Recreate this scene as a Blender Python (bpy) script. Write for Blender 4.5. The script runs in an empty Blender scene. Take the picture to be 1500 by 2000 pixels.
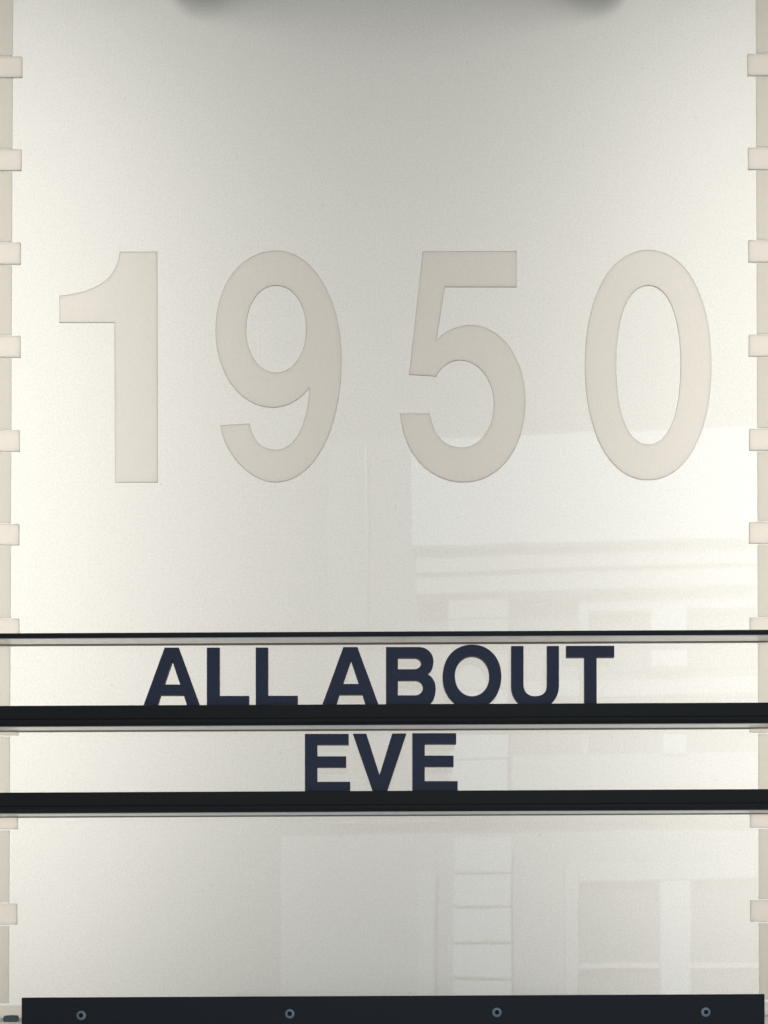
import bpy, bmesh, math, random
from mathutils import Vector, Matrix
random.seed(4)
S = bpy.context.scene
COL = S.collection

# ------------------------------------------------------------------ camera
# The sign hangs above eye level; the picture is the upper part of a level view (lens shift).
U = 0.0005                   # metres on the sign per pixel of the 1500 x 2000 photograph
D = 1.10                     # camera to sign
EYE = 1.60                   # eye height
FPX = D / U                  # focal length in photograph pixels
PITCH = math.radians(0.52)
PPY = 2030.0                 # row of the optical axis
cam_d = bpy.data.cameras.new('camera')
cam = bpy.data.objects.new('camera', cam_d); COL.objects.link(cam)
cam.location = (0, -D, EYE)
cam.rotation_euler = (math.radians(90) + PITCH, 0, 0)
cam_d.sensor_fit = 'HORIZONTAL'; cam_d.sensor_width = 36
cam_d.lens = 36 * FPX / 1500
cam_d.shift_y = (PPY - 1000) / 1500
cam_d.clip_start = 0.02; cam_d.clip_end = 200
S.camera = cam

# ------------------------------------------------------------------ light outside the sign
w = bpy.data.worlds.new('World'); S.world = w; w.use_nodes = True
bg = w.node_tree.nodes['Background']
bg.inputs[0].default_value = (0.68, 0.88, 1.0, 1); bg.inputs[1].default_value = 0.34
sun_d = bpy.data.lights.new('sun', 'SUN'); sun = bpy.data.objects.new('sun', sun_d); COL.objects.link(sun)
sun_d.energy = 5.0; sun_d.angle = math.radians(0.6); sun_d.color = (0.74, 0.87, 1.0)
sun.rotation_euler = Vector((0.25, -1.0, -0.75)).to_track_quat('-Z', 'Y').to_euler()   # from behind the sign onto the front opposite
sun.location = (0, 6, 8)

S.view_settings.view_transform = 'Standard'; S.view_settings.look = 'None'
S.view_settings.exposure = 0.0; S.view_settings.gamma = 1.0; S.view_settings.use_curve_mapping = False
S.render.engine = 'CYCLES'
S.cycles.use_denoising = True
S.cycles.max_bounces = 9; S.cycles.diffuse_bounces = 4; S.cycles.transparent_max_bounces = 16
S.cycles.caustics_reflective = False; S.cycles.caustics_refractive = False
S.cycles.sample_clamp_indirect = 4.0

# ------------------------------------------------------------------ measuring
def ray(px, py):
    a, b = (px - 750) / FPX, (PPY - py) / FPX
    c, s = math.cos(PITCH), math.sin(PITCH)
    return Vector((a, c - b * s, s + b * c))
def P(px, py, o=0.0):
    """point of the plane that stands o metres in front of the sign's glass"""
    d = ray(px, py); t = (D - o) / d.y
    return Vector((d.x * t, -o, EYE + d.z * t))

# ------------------------------------------------------------------ materials
def nodes(name):
    m = bpy.data.materials.new(name); m.use_nodes = True
    nt = m.node_tree; nt.nodes.clear()
    out = nt.nodes.new('ShaderNodeOutputMaterial')
    return m, nt, out
def N(nt, kind, **kw):
    n = nt.nodes.new(kind)
    for k, v in kw.items():
        if k.startswith('_'): setattr(n, k[1:], v)
        else: n.inputs[k.replace('__', ' ')].default_value = v
    return n
def varied(nt, rgb, amount, scale, detail=4.0):
    """colour with a fine uneven grain"""
    tc = nt.nodes.new('ShaderNodeTexCoord')
    nz = N(nt, 'ShaderNodeTexNoise', Scale=scale, Detail=detail, Roughness=0.65)
    nt.links.new(tc.outputs['Object'], nz.inputs['Vector'])
    mr = N(nt, 'ShaderNodeMapRange'); mr.inputs[1].default_value = 0.3; mr.inputs[2].default_value = 0.7
    mr.inputs[3].default_value = 1 - amount; mr.inputs[4].default_value = 1 + amount
    nt.links.new(nz.outputs[0], mr.inputs[0])
    mx = nt.nodes.new('ShaderNodeMix'); mx.data_type = 'RGBA'; mx.blend_type = 'MULTIPLY'
    mx.inputs[0].default_value = 1.0; mx.inputs[6].default_value = (*rgb, 1)
    nt.links.new(mr.outputs[0], mx.inputs[7])
    return mx.outputs[2], nz
def plastic(name, rgb, rough=0.45, amount=0.15, scale=400, bump=0.0, metallic=0.0, spec=0.5):
    m, nt, out = nodes(name)
    b = N(nt, 'ShaderNodeBsdfPrincipled', Roughness=rough, Metallic=metallic)
    b.inputs['Specular IOR Level'].default_value = spec
    c, nz = varied(nt, rgb, amount, scale)
    nt.links.new(c, b.inputs['Base Color'])
    if bump:
        bp = N(nt, 'ShaderNodeBump', Strength=bump, Distance=0.0004)
        nt.links.new(nz.outputs[0], bp.inputs['Height']); nt.links.new(bp.outputs[0], b.inputs['Normal'])
    nt.links.new(b.outputs[0], out.inputs[0])
    return m
def glass_clear():
    m, nt, out = nodes('clear_glass')
    tr = N(nt, 'ShaderNodeBsdfTransparent', Color=(0.97, 0.985, 0.975, 1))
    gl = N(nt, 'ShaderNodeBsdfGlossy', Roughness=0.014)
    fr = N(nt, 'ShaderNodeFresnel', IOR=1.90)
    mx = nt.nodes.new('ShaderNodeMixShader')
    tc = nt.nodes.new('ShaderNodeTexCoord')
    nz = N(nt, 'ShaderNodeTexNoise', Scale=9.0, Detail=1.0)
    nt.links.new(tc.outputs['Object'], nz.inputs['Vector'])
    bp = N(nt, 'ShaderNodeBump', Strength=0.20, Distance=0.0005)      # slight waviness of the pane
    nt.links.new(nz.outputs[0], bp.inputs['Height']); nt.links.new(bp.outputs[0], gl.inputs['Normal'])
    nt.links.new(fr.outputs[0], mx.inputs[0]); nt.links.new(tr.outputs[0], mx.inputs[1]); nt.links.new(gl.outputs[0], mx.inputs[2])
    nt.links.new(mx.outputs[0], out.inputs[0])
    return m
def diffusing(name, rgb, refl=0.25, amount=0.07, scale=480, clear=0.0, specks=False):
    """white film or matte plastic that light passes through, scattered"""
    m, nt, out = nodes(name)
    c, nz = varied(nt, rgb, amount, scale, 3.0)
    if specks:
        tc = nt.nodes.new('ShaderNodeTexCoord')
        vo = N(nt, 'ShaderNodeTexVoronoi', Scale=24.0); nt.links.new(tc.outputs['Object'], vo.inputs['Vector'])
        r = nt.nodes.new('ShaderNodeValToRGB')
        r.color_ramp.elements[0].position = 0.012; r.color_ramp.elements[0].color = (0.88, 0.87, 0.85, 1)
        r.color_ramp.elements[1].position = 0.045; r.color_ramp.elements[1].color = (1, 1, 1, 1)
        nt.links.new(vo.outputs['Distance'], r.inputs[0])
        mm = nt.nodes.new('ShaderNodeMix'); mm.data_type = 'RGBA'; mm.blend_type = 'MULTIPLY'; mm.inputs[0].default_value = 1
        nt.links.new(c, mm.inputs[6]); nt.links.new(r.outputs[0], mm.inputs[7]); c = mm.outputs[2]
    tl = nt.nodes.new('ShaderNodeBsdfTranslucent'); df = nt.nodes.new('ShaderNodeBsdfDiffuse')
    nt.links.new(c, tl.inputs[0]); nt.links.new(c, df.inputs[0])
    mx = nt.nodes.new('ShaderNodeMixShader'); mx.inputs[0].default_value = refl
    nt.links.new(tl.outputs[0], mx.inputs[1]); nt.links.new(df.outputs[0], mx.inputs[2])
    last = mx
    if clear:
        tr = N(nt, 'ShaderNodeBsdfTransparent', Color=(*rgb, 1))
        m2 = nt.nodes.new('ShaderNodeMixShader'); m2.inputs[0].default_value = clear
        nt.links.new(mx.outputs[0], m2.inputs[1]); nt.links.new(tr.outputs[0], m2.inputs[2]); last = m2
    nt.links.new(last.outputs[0], out.inputs[0])
    return m

M = {}
M['glass'] = glass_clear()
M['film'] = diffusing('white_diffusing_film', (0.80, 0.80, 0.79), refl=0.25, specks=True)
M['etch'] = diffusing('matte_numeral', (0.995, 0.979, 0.966), refl=0.03, amount=0.03, scale=420, clear=0.32)
M['etch_rim_shade'] = diffusing('numeral_edge_shade', (0.56, 0.54, 0.52), refl=0.10)  # shade along the numerals' edges put into a darker bevel colour
M['tab_rim_shade'] = diffusing('tab_edge_shade', (0.72, 0.69, 0.66), refl=0.08, amount=0.02)  # edge shade of the tabs, coloured in more lightly
M['strip'] = diffusing('matte_strip', (0.94, 0.915, 0.88), refl=0.06, amount=0.015, scale=500)
M['tab'] = diffusing('matte_tab', (0.99, 0.965, 0.94), refl=0.03, amount=0.015, scale=500, clear=0.2)
M['letter'] = plastic('navy_black_plastic', (0.060, 0.057, 0.096), rough=0.5, amount=0.2, scale=900, bump=0.1, spec=0.35)
M['rail'] = plastic('black_anodised_metal', (0.0150, 0.0105, 0.0085), rough=0.44, amount=0.25, scale=700, bump=0.1, spec=0.38)
M['bar'] = plastic('black_powder_coat', (0.010, 0.0085, 0.015), rough=0.5, amount=0.3, scale=900, bump=0.25)
M['underside'] = plastic('bare_aluminium', (0.58, 0.56, 0.55), rough=0.34, amount=0.06, scale=120, metallic=1.0)
M['contact'] = plastic('dark_grey_line', (0.22, 0.20, 0.185), rough=0.7)
M['steel'] = plastic('dull_steel', (0.34, 0.35, 0.38), rough=0.42, amount=0.1, scale=600, metallic=1.0)
M['recess'] = plastic('dark_recess', (0.01, 0.012, 0.02), rough=0.6)
M['inside'] = plastic('dark_inner_paint', (0.12, 0.12, 0.12), rough=0.8, amount=0.03, scale=30)
M['shade_mount'] = plastic('black_shade_mount', (0.02, 0.02, 0.02), rough=0.8)
M['sill'] = plastic('cream_painted_metal', (0.78, 0.72, 0.64), rough=0.55, amount=0.05, scale=80)
M['joint'] = diffusing('grey_joint', (0.75, 0.75, 0.72), refl=0.3)
M['slot'] = plastic('grey_green_plug', (0.17, 0.18, 0.16), rough=0.6)
M['fac_white'] = plastic('white_render', (0.84, 0.84, 0.84), rough=0.8, amount=0.03, scale=3)
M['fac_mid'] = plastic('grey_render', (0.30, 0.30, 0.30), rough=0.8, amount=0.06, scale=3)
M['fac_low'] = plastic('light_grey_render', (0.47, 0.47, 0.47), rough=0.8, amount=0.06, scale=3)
M['fac_pale'] = plastic('pale_render', (0.62, 0.61, 0.60), rough=0.8, amount=0.05, scale=3)
M['fac_dark'] = plastic('dark_pane', (0.20, 0.21, 0.22), rough=0.3, amount=0.1, scale=2)

# ------------------------------------------------------------------ objects
def link(name, me, mats, parent=None, loc=(0, 0, 0)):
    for m in mats if isinstance(mats, (list, tuple)) else [mats]: me.materials.append(m)
    me.name = name
    o = bpy.data.objects.new(name, me); COL.objects.link(o)
    o.location = loc
    if parent: o.parent = parent
    return o
def tag(o, label=None, cat=None, group=None, kind=None):
    for k, v in (('label', label), ('category', cat), ('group', group), ('kind', kind)):
        if v: o[k] = v
    return o
def empty(name, loc):
    o = bpy.data.objects.new(name, None); COL.objects.link(o); o.location = loc; o.empty_display_size = 0.05
    return o
def prism_bm(pts_xz, y_front, y_back, bevel=0.0):
    """straight extrusion (along the depth) of an outline in the sign's plane"""
    bm = bmesh.new()
    fr = [bm.verts.new((p[0], y_front, p[1])) for p in pts_xz]
    bk = [bm.verts.new((p[0], y_back, p[1])) for p in pts_xz]
    bm.faces.new(fr); bm.faces.new(bk[::-1])
    n = len(fr)
    for i in range(n): bm.faces.new((fr[i], bk[i], bk[(i + 1) % n], fr[(i + 1) % n]))
    bmesh.ops.recalc_face_normals(bm, faces=bm.faces)
    if bevel: bmesh.ops.bevel(bm, geom=list(bm.edges), offset=bevel, segments=2, affect='EDGES', profile=0.7)
    return bm
def to_mesh(bm, origin=(0, 0, 0)):
    bmesh.ops.translate(bm, verts=bm.verts, vec=-Vector(origin))
    me = bpy.data.meshes.new('m'); bm.to_mesh(me); bm.free(); return me
def slab(name, px_pts, o_front, o_back, mat, parent, base=(0, 0, 0), bevel=0.0):
    """plate whose front outline was measured in the photograph"""
    pts = [P(x, y, o_front) for x, y in px_pts]
    bm = prism_bm([(p.x, p.z) for p in pts], -o_front, -o_back, bevel)
    return link(name, to_mesh(bm, base), mat, parent)

BASE = P(750, 2010); BASE.y = 0
sign = tag(empty('illuminated_sign', BASE), 'backlit white glass sign with pale numerals 1950 and black letter rails', 'sign')

# ---- glass pane with a diffusing film on its back
T = 0.004
def pane():
    pts = [(-140, -170), (1640, -170), (1640, 2090), (-140, 2090)]
    c = [P(x, y) for x, y in pts]
    bm = prism_bm([(p.x, p.z) for p in c], 0.0, T)
    for f in bm.faces: f.material_index = 1 if f.normal.y > 0.9 else 0
    return link('glass_pane', to_mesh(bm, BASE), [M['glass'], M['film']], sign)
pane()

# ---- housing: an open box behind the pane, white inside
DEEP = 0.36
def housing():
    a, b = P(-360, -180), P(1860, 2090)
    x0, x1, z1, z0 = a.x, b.x, a.z, b.z
    t = 0.006
    bm = bmesh.new()
    def box(lo, hi):
        r = bmesh.ops.create_cube(bm, size=1)
        for v in r['verts']:
            v.co = Vector([(lo[i] + hi[i]) / 2 + v.co[i] * (hi[i] - lo[i]) for i in range(3)])
    box((x0 - t, DEEP, z0 - t), (x1 + t, DEEP + t, z1 + t))
    box((x0 - t, -0.001, z0 - t), (x0, DEEP, z1 + t)); box((x1, -0.001, z0 - t), (x1 + t, DEEP, z1 + t))
    box((x0, -0.001, z1), (x1, DEEP, z1 + t)); box((x0, 0.0, z0 - t), (x1, DEEP, z0))
    return link('housing', to_mesh(bm, BASE), M['inside'], sign)
housing()
for x0, x1 in ((-372, -136), (1636, 1872)):
    slab('side_cover', [(x0, -190), (x1, -190), (x1, 2095), (x0, 2095)], 0.012, -0.004, M['sill'], sign, BASE, bevel=0.001)
slab('top_cover', [(-135, -190), (1635, -190), (1635, -168), (-135, -168)], 0.010, -0.0045, M['sill'], sign, BASE, bevel=0.001)
slab('foot_cover', [(-135, 2090.5), (1635, 2090.5), (1635, 2100), (-135, 2100)], 0.010, -0.0045, M['sill'], sign, BASE)

# ---- lamps inside the housing
def tube_light(px, py0, py1, y, power, aim, width=0.03, color=(1.0, 0.950, 0.874)):
    a, b = P(px, py0), P(px, py1)
    d = bpy.data.lights.new('sign_lamp', 'AREA'); d.shape = 'RECTANGLE'
    d.size = width; d.size_y = abs(a.z - b.z); d.energy = power; d.color = color
    o = bpy.data.objects.new('sign_lamp', d); COL.objects.link(o)
    o.location = (a.x, y, (a.z + b.z) / 2)
    v = Vector(aim).normalized()
    z = -v; yv = Vector((0, 0, 1)); x = yv.cross(z).normalized()
    o.rotation_euler = Matrix((x, yv, z)).transposed().to_euler()
    return o
tube_light(-280, -95, 2035, 0.295, 5.50, (0.92, -0.40, 0))
tube_light(1780, -95, 2035, 0.295, 5.40, (-0.92, -0.40, 0))

# ---- black mounts behind the film, shaped into fins to shade it; lower pair added
def fin(px, py_tip, py_far, y0):
    up = py_far < py_tip
    c, e = P(px, py_tip), P(px, py_far)
    r0 = 0.038
    sgn = 1 if up else -1
    pts = [(c.x - r0, e.z), (c.x + r0, e.z)] if not up else [(c.x + r0, e.z), (c.x - r0, e.z)]
    arc = [(c.x - sgn * r0 * math.cos(t), c.z + sgn * r0 - sgn * r0 * math.sin(t)) for t in [math.pi * k / 14 for k in range(15)]]
    pts += arc
    bm = prism_bm(pts, y0, DEEP - 0.002)
    link('mount_shade_fin', to_mesh(bm, BASE), M['shade_mount'], sign)
fin(355, 30, -172, 0.026); fin(1200, 30, -172, 0.026)
fin(425, 1942, 2088, 0.024); fin(1190, 1942, 2088, 0.024)

# ------------------------------------------------------------------ outlines of numerals and letters
def bez(p0, c1, c2, p3, n=14):
    r = []
    for i in range(n):
        t = i / n; s = 1 - t
        r.append((s**3*p0[0] + 3*s*s*t*c1[0] + 3*s*t*t*c2[0] + t**3*p3[0], s**3*p0[1] + 3*s*s*t*c1[1] + 3*s*t*t*c2[1] + t**3*p3[1]))
    return r
def quart(p0, p3, horiz, k=0.56, n=16):
    """quarter of an oval, leaving p0 horizontally or vertically"""
    dx, dy = p3[0] - p0[0], p3[1] - p0[1]
    if horiz: return bez(p0, (p0[0] + dx * k, p0[1]), (p3[0], p3[1] - dy * k), p3, n)
    return bez(p0, (p0[0], p0[1] + dy * k), (p3[0] - dx * k, p3[1]), p3, n)
def oval(l, t, r, b, k=0.56, cy=None):
    cx = (l + r) / 2; cy = cy or (t + b) / 2
    return quart((cx, t), (r, cy), True, k) + quart((r, cy), (cx, b), False, k) + quart((cx, b), (l, cy), True, k) + quart((l, cy), (cx, t), False, k)
SH = {}
SH['1'] = [[(307, 490.5), (308, 941.6), (224.3, 942), (223.2, 629.7), (115.6, 629.7), (115.6, 576.4)] +
           bez((115.6, 576.4), (188, 572), (231, 541), (233.3, 490.8))[1:] + [(233.3, 490.8)]]
SH['9'] = [quart((540, 488.4), (667.4, 700), True, 0.56) + quart((667.4, 700), (538, 941.5), False, 0.58) +
           bez((538, 941.5), (484, 941.5), (436, 880), (430, 830)) + [(430, 830)] +
           bez((487.4, 826.6), (492, 858), (512, 878), (538, 878)) + bez((538, 878), (575, 878), (601, 830), (604, 757)) +
           bez((604, 757), (585, 782), (560, 795.4), (532, 795.4)) + quart((532, 795.4), (420.6, 645), True) + quart((420.6, 645), (540, 488.4), False, 0.58),
           oval(480.8, 557, 597.5, 727, 0.57)]
SH['5'] = [[(825.6, 490), (1009.2, 489.4), (1009.2, 560), (869, 560)] + bez((852.4, 664), (868, 646), (892, 634), (920, 634)) +
           quart((920, 634), (1026.6, 783), True) + quart((1026.6, 783), (906, 941.4), False, 0.58) +
           bez((906, 941.4), (838, 941.4), (787, 885), (781.4, 807)) + [(781.4, 807)] +
           bez((840, 806.6), (845, 848), (868, 873.5), (901, 873.5)) + quart((901, 873.5), (964.5, 790), True) +
           quart((964.5, 790), (898, 703), False) + bez((898, 703), (878, 703), (862, 716), (852, 734.4)) + [(852, 734.4), (799, 731)]]
SH['0'] = [oval(1142.4, 487, 1390, 937.2, 0.60), oval(1203.8, 557, 1329.4, 867.5, 0.62)]

def letter_A(dx, dy):
    f = lambda x, y: (x + dx, y + dy)
    s = 0.366
    b = 1383.5
    return [[f(321.3, 1264.4), f(348.9, 1264.4), f(348.9 + s*(b-1264.4), b), f(366.6, b), f(358.6, 1357), f(313.6, 1357), f(305.6, b), f(321.3 - s*(b-1264.4), b)],
            [f(336.2, 1290.5), f(351.6, 1336.5), f(320.6, 1336.5)]]
def letter_L(x0, x1, x2, t, m, b): return [[(x0, t), (x1, t), (x1, m), (x2, m), (x2, b), (x0, b)]]
def letter_E(dx, dy):
    x = [595.3, 619.7, 681, 676, 684]; y = [1433, 1453.8, 1476.8, 1498, 1526.6, 1552]
    return [[(p + dx, q + dy) for p, q in [(x[0], y[0]), (x[2], y[0]), (x[2], y[1]), (x[1], y[1]), (x[1], y[2]), (x[3], y[2]), (x[3], y[3]), (x[1], y[3]), (x[1], y[4]), (x[4], y[4]), (x[4], y[5]), (x[0], y[5])]]]
LET = [
 ('A', letter_A(0, 0), 'navy black letter A that begins the upper line, left of the two L'),
 ('L', letter_L(403.7, 428.6, 486.2, 1264.4, 1358.8, 1383.5), 'navy black letter L next to the opening A of the upper line'),
 ('L', letter_L(499.3, 523.4, 581.4, 1264.3, 1358.6, 1383.3), 'navy black second L of the upper line, just before the word gap'),
 ('A', letter_A(349.3, -1.1), 'navy black letter A right of the word gap in the upper line'),
 ('B', [[(753.8, 1263.3)] + [(814, 1263.3)] + quart((818, 1263.3), (846.7, 1291), True) + bez((846.7, 1291), (846.7, 1303), (842, 1311), (834.5, 1316)) +
        bez((834.5, 1316), (845, 1321.5), (851, 1331), (851, 1345)) + bez((851, 1345), (851, 1368), (838, 1382), (816, 1382)) + [(816, 1382), (753.8, 1382)],
        [(777.3, 1284)] + quart((809, 1284), (822.4, 1295.3), True) + quart((822.4, 1295.3), (809, 1306.7), False) + [(809, 1306.7), (777.3, 1306.7)],
        [(777.3, 1328)] + quart((811, 1328), (826, 1342.5), True) + quart((826, 1342.5), (811, 1357.7), False) + [(811, 1357.7), (777.3, 1357.7)]],
  'navy black letter B standing on the upper rail'),
 ('O', [oval(864.6, 1258.6, 979.4, 1383, 0.59), oval(888.7, 1280.7, 955.7, 1359.4, 0.58)], 'navy black round letter O standing on the upper rail'),
 ('U', [[(998.7, 1261.3), (1022.7, 1261.3), (1022.7, 1336)] + bez((1022.7, 1336), (1022.7, 1351), (1031, 1359.4), (1045.5, 1359.4)) + bez((1045.5, 1359.4), (1060.5, 1359.4), (1068.7, 1351), (1068.7, 1336)) +
        [(1068.7, 1336), (1068.7, 1261.2), (1092, 1261.2), (1092, 1338)] + bez((1092, 1338), (1092, 1366), (1074, 1382.5), (1045.5, 1382.5))[1:] + bez((1045.5, 1382.5), (1017, 1382.5), (998.7, 1366), (998.7, 1338)) + [(998.7, 1338)]],
  'navy black letter U standing on the upper rail'),
 ('T', [[(1106.3, 1261), (1200, 1260.8), (1200, 1282.6), (1165.6, 1282.7), (1165.6, 1382), (1141.7, 1382), (1141.7, 1282.8), (1106.3, 1282.8)]], 'navy black letter T that closes the upper line'),
 ('E', letter_E(0, 0), 'navy black letter E that opens the short lower line'),
 ('V', [[(689.3, 1432.7), (715.4, 1432.7), (741.3, 1513), (766, 1432.3), (793.7, 1432.2), (753.9, 1551.5), (730.2, 1551.5)]], 'navy black letter V in the middle of the lower line'),
 ('E', letter_E(210, -1.3), 'navy black letter E that closes the short lower line'),
]
def solid(name, loops, o_front, o_back, bevel, mats, parent, base):
    """plate with rounded edges from measured outlines (holes included)"""
    cu = bpy.data.curves.new('c', 'CURVE'); cu.dimensions = '2D'; cu.fill_mode = 'BOTH'
    cu.extrude = (o_front - o_back) / 2 - bevel; cu.bevel_depth = bevel; cu.bevel_resolution = 1; cu.offset = -bevel
    for lp in loops:
        pts = [P(x, y, o_front) for x, y in lp]
        q = []
        for p in pts:
            if not q or (p - q[-1]).length > 1e-5: q.append(p)
        if (q[0] - q[-1]).length < 1e-5: q.pop()
        sp = cu.splines.new('POLY'); sp.points.add(len(q) - 1); sp.use_cyclic_u = True
        for i, p in enumerate(q): sp.points[i].co = (p.x - base.x, p.z - base.z, 0, 1)
    ob = bpy.data.objects.new('c', cu); COL.objects.link(ob)
    bpy.context.view_layer.update()
    me = bpy.data.meshes.new_from_object(ob.evaluated_get(bpy.context.evaluated_depsgraph_get()))
    bpy.data.objects.remove(ob); bpy.data.curves.remove(cu)
    me.transform(Matrix.Translation((0, -(o_front + o_back) / 2 - base.y, 0)) @ Matrix.Rotation(math.radians(90), 4, 'X'))
    me.materials.clear()
    if len(mats) > 1:
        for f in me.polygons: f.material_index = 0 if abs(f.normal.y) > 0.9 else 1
    for f in me.polygons: f.use_smooth = False
    return link(name, me, mats, parent)

for d, lab in (('1', 'pale matte numeral 1'), ('9', 'pale matte numeral 9'), ('5', 'pale matte numeral 5'), ('0', 'pale matte numeral 0')):
    o = solid('numeral', SH[d], 0.0018, 0.0002, 0.0007, [M['etch'], M['etch_rim_shade']], sign, BASE)
    o['label'] = lab

# ---- side strips with sprocket-like tabs
LT = [(110, 150, 43), (291, 332, 41.5), (473.5, 515, 40), (655.5, 697, 39.5), (840, 881, 38), (1023, 1064, 37), (1208, 1249, 37), (1394, 1435.5, 35), (1578, 1619, 34.5), (1764.5, 1806, 33)]
RT = [(105, 146.5, 1460.5), (288, 330, 1461.5), (469, 511, 1462.2), (653.5, 695, 1463), (837, 879, 1464), (1019.5, 1061, 1463.8), (1206, 1247, 1465), (1388.5, 1430, 1465), (1574, 1616, 1465.5), (1758, 1800, 1466)]
def edge(side, y): return 25.0 - 8.0 * y / 1960 if side < 0 else 1476.5 + 6.8 * (y / 1960)
for side, tabs in ((-1, LT), (1, RT)):
    xo = -135 if side < 0 else 1635
    lab = 'pale matte strip along the sign edge beside the numeral ' + ('1' if side < 0 else '0')
    st = empty('border_strip', (0, 0, 0)); st.parent = sign; st['label'] = lab
    y = -165
    for y0, y1, xe in tabs + [(1961 if side < 0 else 1954, 0, 0)]:
        q = [(xo, y), (edge(side, y), y), (edge(side, y0 - 2), y0 - 2), (xo, y0 - 2)]
        s = slab('strip_segment', q, 0.0012, 0.0002, M['strip'], st, BASE)
        if y1:
            b = slab('strip_tab', [(xo, y0), (xe, y0), (xe, y1), (xo, y1)], 0.0021, 0.0002, [M['tab'], M['tab_rim_shade']], st, BASE, bevel=0.0005)
            for f in b.data.polygons: f.material_index = 0 if abs(f.normal.y) > 0.85 else 1
        y = y1 + 3

# ---- letter rails
OF = 0.020                     # how far the rails stand out
def rail(yl, yr, h, lip, name, label):
    """extruded profile; yl/yr: row of the top front edge at the picture's left and right"""
    a, b = P(-150, yl + (yl - yr) * 0.1, OF), P(1650, yr - (yl - yr) * 0.1, OF)
    k = U * (D - OF) / D
    H = h * k
    if lip:
        prof = [(0.0002, 0), (OF - 0.0030, 0.0), (OF, 0.0028), (OF, H*0.27), (OF - 0.0008, H*0.285), (OF - 0.0008, H*0.315), (OF, H*0.33), (OF, H - 0.0006), (OF - 0.0006, H),
                (OF - 0.0026, H), (OF - 0.0026, H - 0.0055), (OF - 0.0155, H - 0.0055), (OF - 0.0155, H - 0.003), (0.0002, H - 0.003)]
    else:
        prof = [(0.0002, 0), (OF - 0.0006, 0.0), (OF, 0.0006), (OF, H - 0.0006), (OF - 0.0006, H), (0.0002, H)]
    bm = bmesh.new()
    A = [bm.verts.new((a.x, -o, a.z - H + z)) for o, z in prof]
    B = [bm.verts.new((b.x, -o, b.z - H + z)) for o, z in prof]
    n = len(prof)
    bm.faces.new(A); bm.faces.new(B[::-1])
    for i in range(n):
        bm.faces.new((A[i], B[i], B[(i + 1) % n], A[(i + 1) % n]))
    bmesh.ops.recalc_face_normals(bm, faces=bm.faces)
    r = link('letter_rail', to_mesh(bm, BASE), M['rail'], sign); r['label'] = label
    # pale underside plate and a darker grey strip where it meets the glass
    def strip(nm, o0, o1, z0, z1, mat):
        bm = bmesh.new()
        A = [bm.verts.new((a.x, -o, a.z - H + z)) for o, z in ((o0, z0), (o1, z0), (o1, z1), (o0, z1))]
        B = [bm.verts.new((b.x, -o, b.z - H + z)) for o, z in ((o0, z0), (o1, z0), (o1, z1), (o0, z1))]
        bm.faces.new(A); bm.faces.new(B[::-1])
        for i in range(4): bm.faces.new((A[i], B[i], B[(i + 1) % 4], A[(i + 1) % 4]))
        bmesh.ops.recalc_face_normals(bm, faces=bm.faces)
        me = to_mesh(bm, BASE); link(nm, me, mat, r)
    strip('underside_plate', 0.0046, OF - (0.0032 if lip else 0.0008), -0.0008, -0.0001, M['underside'])
    strip('contact_strip', 0.0002, 0.0045, -0.0011, -0.0001, M['contact'])
    return r
rail(1236.5, 1229.5, 9.6, False, 'top', 'thin black rail above the upper line of letters')
rail(1378.3, 1371.7, 39.0, True, 'upper', 'thick black rail carrying the upper line of letters')
rail(1547.8, 1540.8, 39.5, True, 'lower', 'thick black rail carrying the short lower line of letters')

# ---- letters: loose, standing in the rails' slots
for ch, loops, lab in LET:
    xs = [p[0] for l in loops for p in l]; ys = [p[1] for l in loops for p in l]
    b = P((min(xs) + max(xs)) / 2, max(ys), 0.0140); b.y = -0.0115
    o = solid('sign_letter', loops, 0.0140, 0.0090, 0.0005, [M['letter']], None, b)
    o.location = b
    tag(o, lab, 'letter', 'black letters standing in the sign rails')

# ---- black bar with screws along the bottom
OB = 0.016
bar = slab('cover_bar', [(42, 1948.3), (1493.5, 1941.3), (1494, 2062), (42, 2069)], OB, 0.0004, M['bar'], sign, BASE, bevel=0.0007)
bar['label'] = 'black bar with four screws along the foot of the sign'
for i, (px, py) in enumerate(((158.6, 1983.2), (566, 1980), (970.6, 1977.3), (1378.6, 1976.8))):
    c = P(px, py, OB + 0.0008)
    bm = bmesh.new()
    rings = [(0.0049, 0.0), (0.0048, 0.0006), (0.0042, 0.0013), (0.0024, 0.0016)]
    n = 28; ang = random.uniform(0, 1.5)
    vs = [[bm.verts.new((r * math.cos(2*math.pi*k/n), -h, r * math.sin(2*math.pi*k/n))) for k in range(n)] for r, h in rings]
    # star-shaped recess
    star = []
    for k in range(n):
        t = 2*math.pi*k/n
        r = 0.00185 + 0.0005 * math.cos(4 * (t - ang))
        star.append((r * math.cos(t), r * math.sin(t)))
    vs.append([bm.verts.new((x, -0.00155, z)) for x, z in star])
    vs.append([bm.verts.new((x * 0.8, 0.0004, z * 0.8)) for x, z in star])
    for r in range(len(vs) - 1):
        for k in range(n): bm.faces.new((vs[r][k], vs[r][(k+1) % n], vs[r+1][(k+1) % n], vs[r+1][k]))
    bm.faces.new(vs[-1]); bm.faces.new(vs[0][::-1])
    bmesh.ops.recalc_face_normals(bm, faces=bm.faces)
    bm.faces.ensure_lookup_table()
    for f in bm.faces:
        if f.calc_center_median().xz.length < 0.0021: f.material_index = 1
    me = to_mesh(bm)
    me.transform(Matrix.Translation(Vector((c.x, -OB - 0.0001, c.z)) - BASE))
    link('screw', me, [M['steel'], M['recess']], bar)

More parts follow.
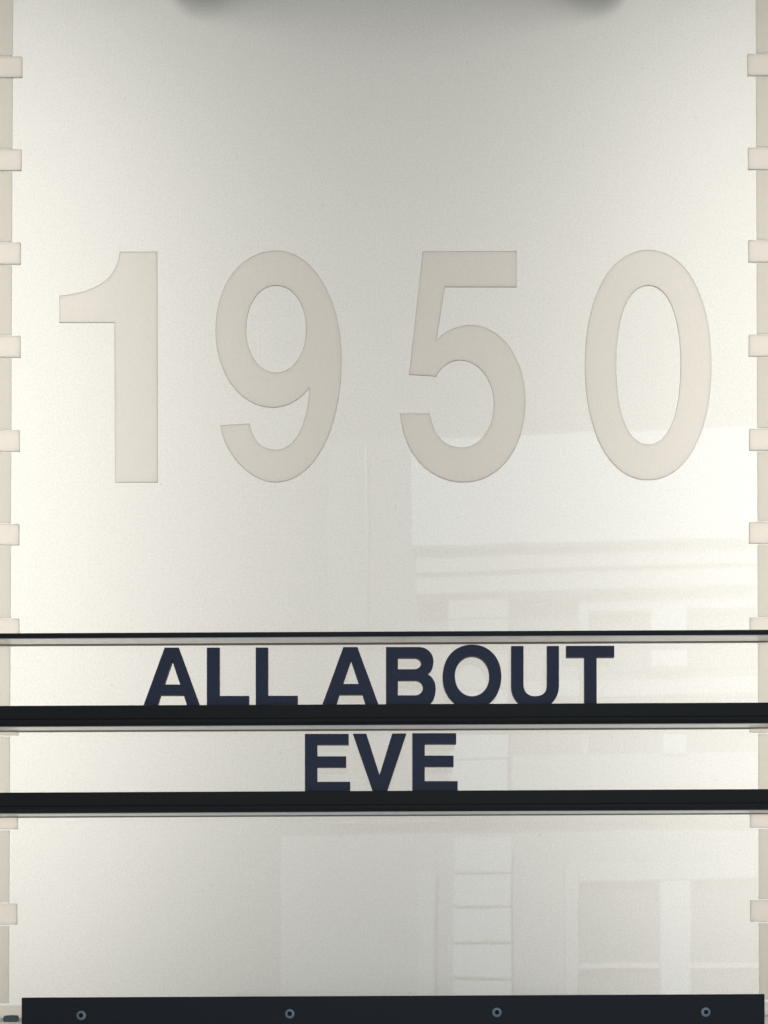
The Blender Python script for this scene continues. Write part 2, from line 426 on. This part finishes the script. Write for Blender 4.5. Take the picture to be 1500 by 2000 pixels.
# ---- cream sill below the glass, seen at both ends of the bar
sill = slab('sill', [(-135, 1964.5), (1635, 1957), (1635, 1981), (-135, 1988)], 0.0030, 0.0002, M['tab'], sign, BASE, bevel=0.0004)
slab('sill_foot', [(-135, 1998), (1635, 1985.5), (1635, 2085), (-135, 2085)], 0.0022, 0.0002, M['strip'], sill, BASE, bevel=0.0004)
slab('joint', [(-135, 1988.6), (1635, 1981.6), (1635, 1985), (-135, 1997.5)], 0.0008, 0.0002, M['joint'], sill, BASE)
slab('drain_plug', [(6, 1987), (9, 1983.5), (24, 1982.5), (34, 1983), (36, 1987), (35, 1994), (31, 1996.5), (8, 1996.5), (5.5, 1993)], 0.0052, 0.0033, M['slot'], sill, BASE, bevel=0.0004)

# ------------------------------------------------------------------ the building front mirrored in the glass
# Real geometry behind the camera, lit by the sun.
FAR = 9.0; YAW = math.radians(4.1)
fx = 0.0
front = empty('building_front', (fx, -FAR, 0.0))
front.rotation_euler = (0, 0, YAW)
tag(front, 'pale building front with block pilaster and windows, mirrored faintly in the glass', 'building')
inv = Matrix.Rotation(-YAW, 3, 'Z')
def Q(px, py, out=0.0):
    """pixel of the mirror image -> local (u, v) on the building front"""
    d = ray(px, py)
    # mirrored ray in the world: goes to the glass, then back towards -Y
    t = D / d.y; h = Vector((0, -D, EYE)) + d * t
    r = Vector((d.x, -d.y, d.z))
    n = Matrix.Rotation(YAW, 3, 'Z') @ Vector((0, 1, 0))
    o = Vector((fx, -FAR, 0)) + n * out
    s = (o - h).dot(n) / r.dot(n)
    return inv @ (h + r * s - Vector((fx, -FAR, 0)))
def fbox(name, x0, y0, x1, y1, out, back, mat, parent=front):
    a, b = Q(x0, y0, out), Q(x1, y1, out)
    lo = Vector((min(a.x, b.x), back, min(a.z, b.z))); hi = Vector((max(a.x, b.x), out, max(a.z, b.z)))
    bm = bmesh.new(); bmesh.ops.create_cube(bm, size=1)
    for v in bm.verts: v.co = Vector([(lo[i] + hi[i]) / 2 + v.co[i] * (hi[i] - lo[i]) for i in range(3)])
    bmesh.ops.bevel(bm, geom=list(bm.edges), offset=0.008, segments=1, affect='EDGES')
    return link(name, to_mesh(bm), M[mat], parent)
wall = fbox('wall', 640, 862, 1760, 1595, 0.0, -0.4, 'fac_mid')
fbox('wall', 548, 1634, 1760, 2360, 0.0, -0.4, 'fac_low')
fbox('downpipe', 711, 866, 719, 1590, 0.08, 0.003, 'fac_dark')
fbox('fascia', 805, 858, 1760, 1038, 0.35, 0.003, 'fac_white')
for y0, y1, o, m in ((1052, 1061, .20, 'fac_pale'), (1075, 1090, .26, 'fac_pale'), (1098, 1108, .16, 'fac_pale'), (1122, 1134, .22, 'fac_pale')):
    fbox('cornice', 812, y0, 1760, y1, o, 0.003, m)
pil = fbox('pilaster', 890, 1140, 992, 1592, 0.06, 0.003, 'fac_mid')
for i in range(7):
    y0 = 1140 + i * 69; fbox('block', 876, y0 + 2, 992, min(y0 + 66, 1590), 0.16, 0.063, 'fac_pale' if i < 3 else 'fac_white', pil)
pil = fbox('pilaster', 892, 1637, 992, 2300, 0.06, 0.003, 'fac_mid')
for i in range(9):
    y0 = 1635 + i * 69.5; fbox('block', 885, y0 + 2, 1000, y0 + 65.5, 0.16, 0.063, 'fac_white', pil)
fbox('post', 815, 1697, 850, 2300, 0.15, 0.003, 'fac_pale')
def window(x0, y0, x1, y1, fr, mull=None, sill=None, head=None):
    wn = fbox('window', x0, y0, x1, y1, 0.02, 0.003, 'fac_dark')
    fbox('frame', x0 - fr, y0 - fr, x0, y1, 0.12, 0.021, 'fac_pale', wn)
    fbox('frame', x0, y0 - fr, x1, y0, 0.12, 0.021, 'fac_pale', wn)
    if mull: fbox('mullion', mull[0], y0 + 6, mull[1], y1, 0.16, 0.021, 'fac_white', wn)
    if sill: fbox('sill', x0, sill, x1, sill + 9, 0.10, 0.021, 'fac_white', wn)
    return wn
window(1130, 1714, 1700, 2300, 28, (1292, 1350), 1881)
window(1150, 1180, 1700, 1300, 20, (1272, 1342))
window(1150, 1400, 1700, 1474, 14, (1296, 1340))
fbox('band', 1000, 1478, 1760, 1540, 0.12, 0.003, 'fac_pale')
fbox('band', 1000, 1330, 1760, 1345, 0.12, 0.003, 'fac_pale')
